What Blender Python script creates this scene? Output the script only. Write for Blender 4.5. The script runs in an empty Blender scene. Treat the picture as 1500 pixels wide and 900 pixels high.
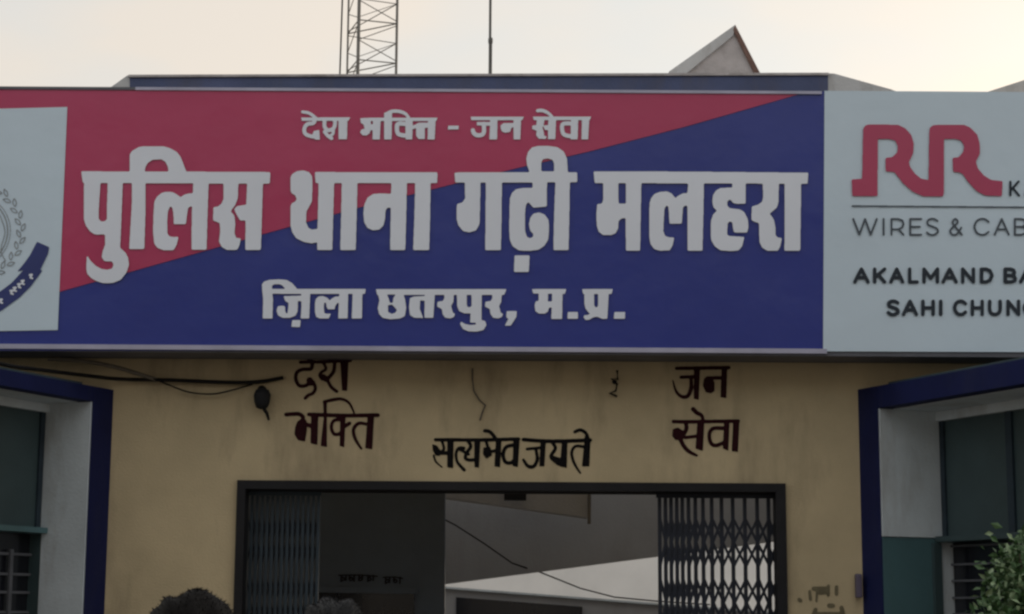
import bpy, bmesh, math, random
import numpy as np
from mathutils import Vector, Matrix, Euler, geometry
random.seed(7)
SC = bpy.context.scene
R = math.radians

# ------------------------------------------------------------ camera
FPX, CX, CY = 2700.0, 750.0, 450.0
PITCH = math.atan(450.0 / FPX)
ROLL = 0.006
EYE = Vector((0, 0, 1.6))
CAM_M = Matrix.Rotation(math.pi / 2 + PITCH, 3, 'X') @ Matrix.Rotation(ROLL, 3, 'Z')
cam_d = bpy.data.cameras.new('camera'); cam = bpy.data.objects.new('camera', cam_d)
SC.collection.objects.link(cam)
cam.location = EYE; cam.rotation_euler = CAM_M.to_euler()
cam_d.sensor_width = 36.0; cam_d.lens = 36.0 * FPX / 1500.0
cam_d.clip_start = 0.05; cam_d.clip_end = 3000
SC.camera = cam
try:
    SC.cycles.filter_width = 2.5
except Exception:
    pass

# ------------------------------------------------------------ sky and sun (hazy low sun behind the building, to the right)
SUN_EL, SUN_AZ = R(4.5), R(34)          # azimuth measured from +Y towards +X
w = bpy.data.worlds.new('World'); SC.world = w; w.use_nodes = True
nt = w.node_tree; nt.nodes.clear()
out = nt.nodes.new('ShaderNodeOutputWorld'); bg = nt.nodes.new('ShaderNodeBackground')
sky = nt.nodes.new('ShaderNodeTexSky'); sky.sky_type = 'NISHITA'; sky.sun_disc = False
sky.sun_elevation = SUN_EL; sky.sun_rotation = SUN_AZ
sky.dust_density = 6.0; sky.air_density = 1.0; sky.ozone_density = 1.5; sky.altitude = 200
mixn = nt.nodes.new('ShaderNodeMix'); mixn.data_type = 'RGBA'; mixn.blend_type = 'MIX'
mixn.inputs[0].default_value = 0.66
mixn.inputs[7].default_value = (4.85, 4.78, 4.62, 1)     # thin even cloud veil over the whole sky
nt.links.new(sky.outputs[0], mixn.inputs[6])
wtc = nt.nodes.new('ShaderNodeTexCoord'); wmp = nt.nodes.new('ShaderNodeMapping'); wmp.inputs['Scale'].default_value = (3.2, 3.2, 9)
wno = nt.nodes.new('ShaderNodeTexNoise'); wno.inputs['Scale'].default_value = 1.0; wno.inputs['Detail'].default_value = 4
wcr = nt.nodes.new('ShaderNodeValToRGB'); wcr.color_ramp.elements[0].position = .36; wcr.color_ramp.elements[1].position = .64
wcr.color_ramp.elements[0].color = (.455, .478, .485, 1); wcr.color_ramp.elements[1].color = (.560, .498, .430, 1)   # thin uneven cloud
wsc = nt.nodes.new('ShaderNodeVectorMath'); wsc.operation = 'SCALE'; wsc.inputs['Scale'].default_value = 9.75
nt.links.new(wtc.outputs['Generated'], wmp.inputs[0]); nt.links.new(wmp.outputs[0], wno.inputs[0]); nt.links.new(wno.outputs[0], wcr.inputs[0])
nt.links.new(wcr.outputs[0], wsc.inputs[0]); nt.links.new(wsc.outputs[0], mixn.inputs[7])
nt.links.new(mixn.outputs[2], bg.inputs[0])
bg.inputs[1].default_value = 0.13
nt.links.new(bg.outputs[0], out.inputs[0])
sd = bpy.data.lights.new('sun', 'SUN'); sd.energy = 0.6; sd.angle = R(12); sd.color = (1, .88, .72)
sun = bpy.data.objects.new('sun', sd); SC.collection.objects.link(sun)
sun.rotation_euler = Vector((math.sin(SUN_AZ) * math.cos(SUN_EL), math.cos(SUN_AZ) * math.cos(SUN_EL), math.sin(SUN_EL))).to_track_quat('Z', 'Y').to_euler()
SC.view_settings.view_transform = 'Standard'; SC.view_settings.look = 'None'
SC.view_settings.exposure = 0.66; SC.view_settings.gamma = 1.0

# ------------------------------------------------------------ helpers
def ray(px, py):
    return (CAM_M @ Vector(((px - CX) / FPX, (CY - py) / FPX, -1))).normalized()
def at(px, py, Y):
    d = ray(px, py); return EYE + d * ((Y - EYE.y) / d.y)
def on(px, py, p, n):
    d = ray(px, py); return EYE + d * ((p - EYE).dot(n) / d.dot(n))

MATS = {}
def mat(name, col, rough=.7, var=.12, scale=3.0, bump=0.0, bscale=60, metal=0.0, stain=None, stain_amt=0.0, stain_scale=1.5, stretch=(1, 1, 1), spec=.5, grime=0.0):
    m = bpy.data.materials.new(name); m.use_nodes = True; t = m.node_tree; N = t.nodes; L = t.links
    b = N['Principled BSDF']; b.inputs['Roughness'].default_value = rough; b.inputs['Metallic'].default_value = metal
    b.inputs['Specular IOR Level'].default_value = spec
    tc = N.new('ShaderNodeTexCoord'); mp = N.new('ShaderNodeMapping'); mp.inputs['Scale'].default_value = stretch
    L.new(tc.outputs['Object'], mp.inputs[0])
    n1 = N.new('ShaderNodeTexNoise'); n1.inputs['Scale'].default_value = scale; n1.inputs['Detail'].default_value = 6; n1.inputs['Roughness'].default_value = .6
    L.new(mp.outputs[0], n1.inputs[0])
    r1 = N.new('ShaderNodeMapRange'); r1.inputs[1].default_value = .3; r1.inputs[2].default_value = .7
    r1.inputs[3].default_value = 1 - var; r1.inputs[4].default_value = 1 + var * .6
    L.new(n1.outputs[0], r1.inputs[0])
    mul = N.new('ShaderNodeMix'); mul.data_type = 'RGBA'; mul.blend_type = 'MULTIPLY'; mul.inputs[0].default_value = 1
    mul.inputs[6].default_value = (*col, 1); L.new(r1.outputs[0], mul.inputs[7])
    last = mul.outputs[2]
    if stain:
        n2 = N.new('ShaderNodeTexNoise'); n2.inputs['Scale'].default_value = stain_scale; n2.inputs['Detail'].default_value = 8; n2.inputs['Roughness'].default_value = .65
        mp2 = N.new('ShaderNodeMapping'); mp2.inputs['Scale'].default_value = (1.6, 1.6, .45); mp2.inputs['Location'].default_value = (3.1, 7.7, 1.9)
        L.new(tc.outputs['Object'], mp2.inputs[0]); L.new(mp2.outputs[0], n2.inputs[0])
        r2 = N.new('ShaderNodeMapRange'); r2.inputs[1].default_value = .5; r2.inputs[2].default_value = .72; r2.inputs[4].default_value = stain_amt
        L.new(n2.outputs[0], r2.inputs[0])
        mx = N.new('ShaderNodeMix'); mx.data_type = 'RGBA'; L.new(r2.outputs[0], mx.inputs[0]); L.new(last, mx.inputs[6]); mx.inputs[7].default_value = (*stain, 1)
        last = mx.outputs[2]
    L.new(last, b.inputs['Base Color'])
    if bump:
        n3 = N.new('ShaderNodeTexNoise'); n3.inputs['Scale'].default_value = bscale; n3.inputs['Detail'].default_value = 5
        L.new(mp.outputs[0], n3.inputs[0]); bp = N.new('ShaderNodeBump'); bp.inputs['Strength'].default_value = bump; bp.inputs['Distance'].default_value = .01
        L.new(n3.outputs[0], bp.inputs['Height']); L.new(bp.outputs[0], b.inputs['Normal'])
    MATS[name] = m; return m

COL = SC.collection
def link(name, verts, faces, m, parent=None, smooth=False, kind=None):
    me = bpy.data.meshes.new(name); me.from_pydata([tuple(v) for v in verts], [], faces); me.update()
    if m: me.materials.append(m)
    if smooth:
        for p in me.polygons: p.use_smooth = True
    o = bpy.data.objects.new(name, me); COL.objects.link(o)
    if parent: o.parent = parent; o.matrix_parent_inverse = parent.matrix_world.inverted() if False else Matrix.Translation(-parent.location)
    if kind: o['kind'] = kind
    return o
def tag(o, label, cat, group=None):
    o['label'] = label; o['category'] = cat
    if group: o['group'] = group
    return o
def thing(name, label, cat, loc, group=None):
    o = bpy.data.objects.new(name, None); COL.objects.link(o); o.location = Vector(loc)
    return tag(o, label, cat, group)

class MB:
    def __init__(s): s.v = []; s.f = []
    def add(s, vs, fs):
        k = len(s.v); s.v += [Vector(v) for v in vs]; s.f += [tuple(i + k for i in f) for f in fs]; return s
    def box(s, a, b):
        x0, y0, z0 = a; x1, y1, z1 = b
        return s.add([(x0,y0,z0),(x1,y0,z0),(x1,y1,z0),(x0,y1,z0),(x0,y0,z1),(x1,y0,z1),(x1,y1,z1),(x0,y1,z1)],
                     [(3,2,1,0),(4,5,6,7),(0,1,5,4),(1,2,6,5),(2,3,7,6),(3,0,4,7)])
    def prism(s, pts, off):      # pts: front outline (3-D, ccw seen from front), off: vector to the back
        n = len(pts); off = Vector(off)
        vs = [Vector(p) for p in pts] + [Vector(p) + off for p in pts]
        fs = [tuple(range(n)), tuple(range(2 * n - 1, n - 1, -1))] + [(i, i + n, (i + 1) % n + n, (i + 1) % n) for i in range(n)]
        return s.add(vs, fs)
    def tube(s, pts, r, n=8, caps=True):
        pts = [Vector(p) for p in pts]; rings = []
        for i, p in enumerate(pts):
            t = (pts[min(i + 1, len(pts) - 1)] - pts[max(i - 1, 0)]).normalized()
            up = Vector((0, 0, 1)) if abs(t.z) < .95 else Vector((0, 1, 0))
            a = t.cross(up).normalized(); b = t.cross(a)
            rr = r[i] if isinstance(r, (list, tuple)) else r
            rings.append([p + a * math.cos(2 * math.pi * k / n) * rr + b * math.sin(2 * math.pi * k / n) * rr for k in range(n)])
        vs = [v for rg in rings for v in rg]; fs = []
        for i in range(len(pts) - 1):
            for k in range(n):
                fs.append((i * n + k, i * n + (k + 1) % n, (i + 1) * n + (k + 1) % n, (i + 1) * n + k))
        if caps: fs += [tuple(range(n - 1, -1, -1)), tuple((len(pts) - 1) * n + k for k in range(n))]
        return s.add(vs, fs)
    def lathe(s, prof, c, axis='Z', n=16):
        rings = []; c = Vector(c)
        for (r, h) in prof:
            for k in range(n):
                a = 2 * math.pi * k / n
                if axis == 'Z': rings.append(c + Vector((r * math.cos(a), r * math.sin(a), h)))
                else: rings.append(c + Vector((r * math.cos(a), -h, r * math.sin(a))))
        fs = []
        for i in range(len(prof) - 1):
            for k in range(n): fs.append((i * n + k, i * n + (k + 1) % n, (i + 1) * n + (k + 1) % n, (i + 1) * n + k))
        fs += [tuple(range(n - 1, -1, -1)), tuple((len(prof) - 1) * n + k for k in range(n))]
        return s.add(rings, fs)
    def obj(s, name, m, parent=None, smooth=False, kind=None, bevel=0):
        o = link(name, s.v, s.f, m, parent, smooth, kind)
        bm = bmesh.new(); bm.from_mesh(o.data); bmesh.ops.recalc_face_normals(bm, faces=bm.faces)
        if bevel: bmesh.ops.bevel(bm, geom=bm.edges[:], offset=bevel, segments=2, affect='EDGES', profile=.6)
        bm.to_mesh(o.data); bm.free(); return o

def catmull(pts, k=5):
    P = [np.array(p, float) for p in pts]
    if len(P) < 3: return P
    o = []
    for i in range(len(P) - 1):
        p0 = P[max(i - 1, 0)]; p1 = P[i]; p2 = P[i + 1]; p3 = P[min(i + 2, len(P) - 1)]
        for j in range(k):
            t = j / k
            o.append(.5 * ((2 * p1) + (-p0 + p2) * t + (2 * p0 - 5 * p1 + 4 * p2 - p3) * t * t + (-p0 + 3 * p1 - 3 * p2 + p3) * t ** 3))
    return o + [P[-1]]

# ---- flat lettering: strokes and outlines unioned on a fine grid, then turned into filled outlines
class Glyphs:
    """outlines (p), holes (h) and pen strokes (s) in plan units; one flat mesh comes out"""
    def __init__(s, ox=0, oy=0, sc=1.0): s.pr = []; s.t(ox, oy, sc)
    def t(s, ox, oy, sc): s.ox, s.oy, s.sc = ox, oy, sc; return s
    def m(s, pts): return [(s.ox + x / s.sc, s.oy + y / s.sc) for x, y in pts]
    def p(s, *pts): s.pr.append((1, s.m(pts))); return s
    def h(s, *pts): s.pr.append((0, s.m(pts))); return s
    def s(self, w, *pts, rnd=True, curve=True):
        return self.stroke(w, pts, rnd, curve)
    def stroke(s, w, pts, rnd=True, curve=True):
        P = catmull(s.m(pts)) if curve else [np.array(q, float) for q in s.m(pts)]
        n = len(P); ws = [w] * n if not isinstance(w, (list, tuple)) else list(np.interp(np.linspace(0, 1, n), np.linspace(0, 1, len(w)), w))
        for i in range(n - 1):
            a, b = P[i], P[i + 1]; d = b - a; L = np.hypot(*d)
            if L < 1e-6: continue
            q = np.array([-d[1], d[0]]) / L / 2 / s.sc
            s.pr.append((1, [tuple(a + q * ws[i]), tuple(b + q * ws[i + 1]), tuple(b - q * ws[i + 1]), tuple(a - q * ws[i])]))
        for i in range(n):
            if (i in (0, n - 1)) and not rnd: continue
            r = ws[i] / 2 / s.sc
            s.pr.append((1, [(P[i][0] + r * math.cos(k * math.pi / 8), P[i][1] + r * math.sin(k * math.pi / 8)) for k in range(16)]))
        return s
    def loops(s, step, blur):
        allp = np.array([q for k, pp in s.pr for q in pp])
        x0, y0 = allp.min(0) - 4 * step - 2; x1, y1 = allp.max(0) + 4 * step + 2
        W = int((x1 - x0) / step) + 2; H = int((y1 - y0) / step) + 2
        g = np.zeros((H, W))
        for kind, pp in s.pr:
            a = np.array(pp); c0 = max(int((a[:, 0].min() - x0) / step) - 1, 0); c1 = min(int((a[:, 0].max() - x0) / step) + 2, W)
            r0 = max(int((a[:, 1].min() - y0) / step) - 1, 0); r1 = min(int((a[:, 1].max() - y0) / step) + 2, H)
            X, Y = np.meshgrid(x0 + np.arange(c0, c1) * step, y0 + np.arange(r0, r1) * step)
            ins = np.zeros(X.shape, bool); n = len(pp)
            for i in range(n):
                ax, ay = pp[i]; bx, by = pp[(i + 1) % n]
                if ay == by: continue
                ins ^= ((Y < ay) != (Y < by)) & (X < (bx - ax) * (Y - ay) / (by - ay) + ax)
            g[r0:r1, c0:c1] = np.where(ins, 1.0 if kind else 0.0, g[r0:r1, c0:c1])
        k = max(1, int(round(blur / step)))
        for _ in range(2):
            for ax in (0, 1):
                acc = np.zeros_like(g)
                for d in range(-k, k + 1): acc += np.roll(g, d, ax)
                g = acc / (2 * k + 1)
        g = g - .4999
        sg = g > 0
        c = sg[:-1, :-1].astype(int) + 2 * sg[:-1, 1:] + 4 * sg[1:, 1:] + 8 * sg[1:, :-1]
        nxt = {}
        def pt(key):
            (r, q, e) = key
            if e == 0: a, b = g[r, q], g[r, q + 1]; return (x0 + (q + a / (a - b)) * step, y0 + r * step)
            a, b = g[r, q], g[r + 1, q]; return (x0 + q * step, y0 + (r + a / (a - b)) * step)
        T = {1: [(3, 0)], 2: [(0, 1)], 3: [(3, 1)], 4: [(1, 2)], 5: [(3, 2), (1, 0)], 6: [(0, 2)], 7: [(3, 2)], 8: [(2, 3)], 9: [(2, 0)], 10: [(0, 3), (2, 1)], 11: [(2, 1)], 12: [(1, 3)], 13: [(1, 0)], 14: [(0, 3)]}
        for r, q in zip(*np.nonzero((c > 0) & (c < 15))):
            E = [(r, q, 0), (r, q + 1, 1), (r + 1, q, 0), (r, q, 1)]
            for a, b in T[int(c[r, q])]: nxt[E[a]] = E[b]
        res = []
        while nxt:
            k0 = next(iter(nxt)); L = []; cur = k0
            while cur in nxt: L.append(pt(cur)); cur = nxt.pop(cur)
            if len(L) > 6:
                L = simplify(L, step * .35)
                if len(L) > 2: res.append(L)
        return res
    def mesh(s, name, m, parent, place, step=.5, blur=1.0, top=None):
        L = s.loops(step, blur)
        def area(l): return .5 * sum(l[i][0] * l[(i + 1) % len(l)][1] - l[(i + 1) % len(l)][0] * l[i][1] for i in range(len(l)))
        def inside(q, l):
            c = False
            for i in range(len(l)):
                a, b = l[i], l[(i + 1) % len(l)]
                if (a[1] > q[1]) != (b[1] > q[1]) and q[0] < (b[0] - a[0]) * (q[1] - a[1]) / (b[1] - a[1]) + a[0]: c = not c
            return c
        A_ = [area(l) for l in L]; big = A_[max(range(len(L)), key=lambda i: abs(A_[i]))]
        outer = [i for i in range(len(L)) if A_[i] * big > 0]; holes = [i for i in range(len(L)) if A_[i] * big <= 0]
        vs, tris = [], []
        for i in outer:
            grp = [L[i]] + [L[j] for j in holes if inside(L[j][0], L[i])]
            k = len(vs); vs += [place(x, y) for l in grp for x, y in l]
            tris += [tuple(q + k for q in t) for t in geometry.tessellate_polygon([[Vector((x, y, 0)) for x, y in l] for l in grp])]
        o = link(name, vs, tris, m, parent)
        # make every face look the way the print faces
        me = o.data; bm = bmesh.new(); bm.from_mesh(me); bmesh.ops.remove_doubles(bm, verts=bm.verts, dist=1e-6)
        for f in bm.faces:
            if f.normal.dot(EYE - f.calc_center_median()) < 0: f.normal_flip()
        bm.to_mesh(me); bm.free()
        return o
def simplify(L, tol):
    P = np.array(L + [L[0]])
    keep = np.zeros(len(P), bool); keep[0] = keep[-1] = True
    mid = int(np.argmax(np.hypot(*(P - P[0]).T))); keep[mid] = True
    st = [(0, mid), (mid, len(P) - 1)]
    while st:
        a, b = st.pop()
        if b - a < 2: continue
        d = P[b] - P[a]; Ln = np.hypot(*d) + 1e-12
        q = P[a + 1:b] - P[a]; dist = np.abs(d[0] * q[:, 1] - d[1] * q[:, 0]) / Ln
        i = int(np.argmax(dist))
        if dist[i] > tol: k = a + 1 + i; keep[k] = True; st += [(a, k), (k, b)]
    return [tuple(p) for p in P[keep][:-1]]

# ------------------------------------------------------------ materials
TAN = mat('tan_wall_paint', (.56, .46, .29), .85, .15, 2.2, .3, 90, stain=(.24, .19, .125), stain_amt=.75, stain_scale=1.6)
NAVY = mat('navy_wall_paint', (.009, .014, .075), .7, .2, 4, .15, 80, spec=.2, stain=(.03, .035, .07), stain_amt=.35, stain_scale=3)
OFFW = mat('offwhite_wall_paint', (.62, .69, .74), .8, .16, 2.5, .3, 60, stain=(.27, .25, .22), stain_amt=.6, stain_scale=2.0)
GREYW = mat('grey_plaster', (.42, .41, .40), .85, .15, 2, .25, 50, stain=(.20, .18, .16), stain_amt=.5, stain_scale=1.8)
PARAP = mat('weathered_parapet_paint', (.60, .61, .63), .85, .15, 3, .3, 60, stain=(.2, .18, .16), stain_amt=.6, stain_scale=4)
PNAVY = mat('weathered_navy_paint', (.085, .11, .23), .7, .22, 3, .2, 60, stain=(.12, .11, .13), stain_amt=.55, stain_scale=3)
TEAL = mat('teal_oil_paint', (.085, .17, .19), .4, .15, 3, .1, 50, stain=(.05, .08, .08), stain_amt=.4)
DKPANEL = mat('dark_green_panel', (.045, .075, .082), .5, .2, 3, .08, 50)
CONC = mat('roof_concrete', (.52, .49, .50), .9, .25, 5, .5, 40, stain=(.16, .13, .12), stain_amt=.7, stain_scale=3.5)
INDARK = mat('dark_partition_paint', (.065, .088, .125), .6, .18, 2, .1, 50)
INGREY = mat('inner_grey_plaster', (.37, .375, .39), .85, .12, 1.6, .2, 50, stain=(.24, .22, .21), stain_amt=.4)
INWHITE = mat('courtyard_whitewash', (.84, .83, .82), .85, .08, 2, .15, 60)
SGWHITE = mat('sign_white_vinyl', (.60, .73, .85), .25, .035, 1.5, 1.0, 2.2)
SGRED = mat('sign_red_vinyl', (.47, .038, .125), .25, .06, 1.5, 1.0, 2.2)
SGBLUE = mat('sign_blue_vinyl', (.018, .035, .265), .25, .06, 1.5, 1.0, 2.2)
SGLET = mat('sign_lettering_white', (.78, .83, .94), .28, .04, 2, .05, 9)
SGTRIM = mat('sign_edge_aluminium', (.42, .42, .55), .45, .15, 6, .05, 40, metal=.3)
SGBACK = mat('sign_box_steel', (.11, .115, .14), .6, .2, 6, .1, 60)
LOGORED = mat('logo_red_vinyl', (.46, .05, .13), .28, .05, 2, .05, 9)
INKGREY = mat('sign_grey_ink', (.08, .10, .125), .5, .05, 2, spec=.3)
INKDARK = mat('sign_dark_ink', (.02, .03, .045), .5, .05, 2, spec=.3)
EMBLINE = mat('emblem_line_grey', (.27, .30, .33), .5, .2, 20, spec=.3)
RIBBON = mat('emblem_ribbon_blue', (.04, .055, .20), .45, .1, 6, spec=.3)
MAROON = mat('maroon_wall_lettering', (.028, .005, .008), .8, .3, 14, .1, 80, spec=.12)
BLACKP = mat('black_wall_lettering', (.007, .006, .007), .8, .3, 14, .1, 80, spec=.12)
OLIVEP = mat('faded_olive_lettering', (.17, .145, .085), .8, .3, 20)
DOORFR = mat('brown_steel_frame', (.019, .019, .022), .7, .2, 6, .15, 60, spec=.2)
GATEM = mat('gate_blue_paint', (.012, .017, .032), .55, .25, 8, .1, 60, metal=.2)
GATEL = mat('folded_gate_paint', (.026, .044, .062), .6, .3, 8, .1, 60, metal=.2)
STEEL = mat('weathered_galvanised_steel', (.20, .19, .18), .6, .3, 8, .1, 40, metal=.3)
POLEM = mat('grey_pole_paint', (.10, .10, .095), .6, .2, 8)
CABLE = mat('black_cable', (.010, .009, .009), .7, .15, 20, spec=.2)
PIPE = mat('grey_conduit', (.14, .12, .095), .6, .2, 20)
DKIRON = mat('grey_window_bar_paint', (.10, .105, .12), .6, .2, 10, .05, 40)
VOID = mat('unlit_glass', (.012, .013, .018), .15, .1, 3)
LEAFM = mat('shrub_leaf', (.05, .115, .035), .45, .45, 9)
LEAFL = mat('pale_shrub_leaf', (.26, .36, .20), .45, .3, 9)
STEMM = mat('shrub_stem', (.09, .07, .05), .8, .3, 9)
HAIR = mat('black_hair', (.007, .006, .006), .7, .4, 60, .15, 200, spec=.12)
HAIR2 = mat('greying_hair', (.012, .013, .015), .6, .4, 60, .15, 200, spec=.2)
SKIN = mat('brown_skin', (.24, .13, .085), .55, .1, 8)
SHIRT1 = mat('khaki_shirt', (.20, .16, .09), .85, .1, 6, .2, 80)
SHIRT2 = mat('white_shirt', (.5, .5, .5), .85, .1, 6, .2, 80)
TROUS = mat('dark_trousers', (.03, .03, .035), .85, .1, 6, .2, 80)
GROUND = mat('dusty_concrete_yard', (.22, .19, .16), .95, .2, .6, .4, 8, stain=(.13, .11, .09), stain_amt=.5)
EARTH = mat('dry_earth', (.25, .20, .14), .95, .25, .1, .4, 4)

# ------------------------------------------------------------ ground
g = MB().add([(-400, -400, -.004), (400, -400, -.004), (400, 400, -.004), (-400, 400, -.004)], [(0, 1, 2, 3)]).obj('ground', EARTH, kind='structure')
MB().add([(-14, -8, 0), (14, -8, 0), (14, 9.9, 0), (-14, 9.9, 0)], [(0, 1, 2, 3)]).obj('yard_paving', GROUND, kind='structure')

# ------------------------------------------------------------ unseen building added behind the camera, darkens the lower reflections on the sign
OB = thing('added_building', 'plain three storey building added out of view for the glossy signboard to reflect', 'building', (0, -15, 0))
MB().box((-24, -25, 0), (24, -15, 9.0)).obj('wall', GREYW, OB)
MB().box((-24.3, -25.3, 9.0), (24.3, -14.7, 9.35)).obj('roof', CONC, OB)
for fl in range(3):
    for i in range(12):
        x = -22 + i * 4
        wn = MB().box((x - .65, -15.0, fl * 3 + 1.0), (x + .65, -14.94, fl * 3 + 2.5)).obj('window', OFFW, OB)
        MB().box((x - .55, -14.94, fl * 3 + 1.1), (x + .55, -14.93, fl * 3 + 2.4)).obj('pane', VOID, wn)

# ------------------------------------------------------------ building
WY = 10.0
B = thing('police_station', 'tan and navy single storey police station with gated porch between two canted window bays', 'building', (0, WY, 0))
def P(px, py, Y=WY): return at(px, py, Y)
# porch wall around the gate opening
xl, xr = P(347, 800).x, P(1150, 800).x
zt = P(750, 709).z
WL, WR = P(166, 700).x - .05, P(1256, 700).x + .05
ztop = P(750, 150).z
def wall_piece(name, a, b, m=TAN): return MB().box(a, b).obj(name, m, B)
zbay = P(1256.5, 571).z
wall_piece('wall', (WL, WY, 0), (xl, WY + .23, zt))
wall_piece('wall', (xr, WY, 0), (WR, WY + .23, zt))
wall_piece('wall', (WL, WY, zt), (WR, WY + .23, ztop))
wall_piece('wall', (-6.4, WY, zbay - .06), (WL, WY + .23, ztop))
wall_piece('wall', (WR, WY, zbay - .06), (6.4, WY + .23, ztop))
MB().box((-6.3, 9.83, P(750, 529).z), (6.3, WY - .001, P(750, 529).z + .12)).obj('ledge', SGBACK, B)
# hall behind the gate: floor, roof slab, side walls
MB().box((-6.4, WY + .23, 3.62), (6.4, 12.0, 3.78)).obj('roof_slab', INGREY, B)  # slab and side walls cut short to let sky light reach the back
MB().box((-6.4, WY + .0, -.0), (6.4, 16.5, .05)).obj('hall_floor', GROUND, B)
MB().box((3.2, WY + .23, .05), (3.4, 13.4, 3.62)).obj('inner_wall', INGREY, B)
MB().box((-3.4, WY + .23, .05), (-3.2, 13.4, 3.62)).obj('inner_wall', INGREY, B)

# parapet seen over the top of the signboard
PY_ = 10.25
def poly(name, px, Y, depth, m, parent=B):
    return MB().prism([at(x, y, Y) for x, y in px], (0, depth, 0)).obj(name, m, parent)
poly('parapet', [(1213, 107.5), (190, 110.5), (190, 200), (1213, 200)], PY_, .18, PNAVY)
poly('parapet_shoulder', [(190, 110.5), (186, 111), (158, 131), (120, 160), (120, 200), (190, 200)], PY_ + .002, .16, PARAP)
poly('parapet_shoulder', [(1380, 160), (1305, 131), (1222, 108), (1213, 107.7), (1213, 200), (1380, 200)], PY_ + .002, .16, PARAP)
poly('parapet_coping', [(1214, 106.6), (188, 109.6), (188, 113), (1214, 110.2)], PY_ - .012, .21, CONC)
poly('side_parapet', [(1760, 62), (1500, 117.5), (1458, 131), (1400, 150), (1400, 200), (1760, 200)], PY_ + .3, .16, PARAP)
# wall mass behind the sign joining wall top and parapet
MB().box((-3.2, WY + .02, ztop), (3.2, WY + .24, at(750, 196, PY_).z)).obj('wall', TAN, B)

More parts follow.
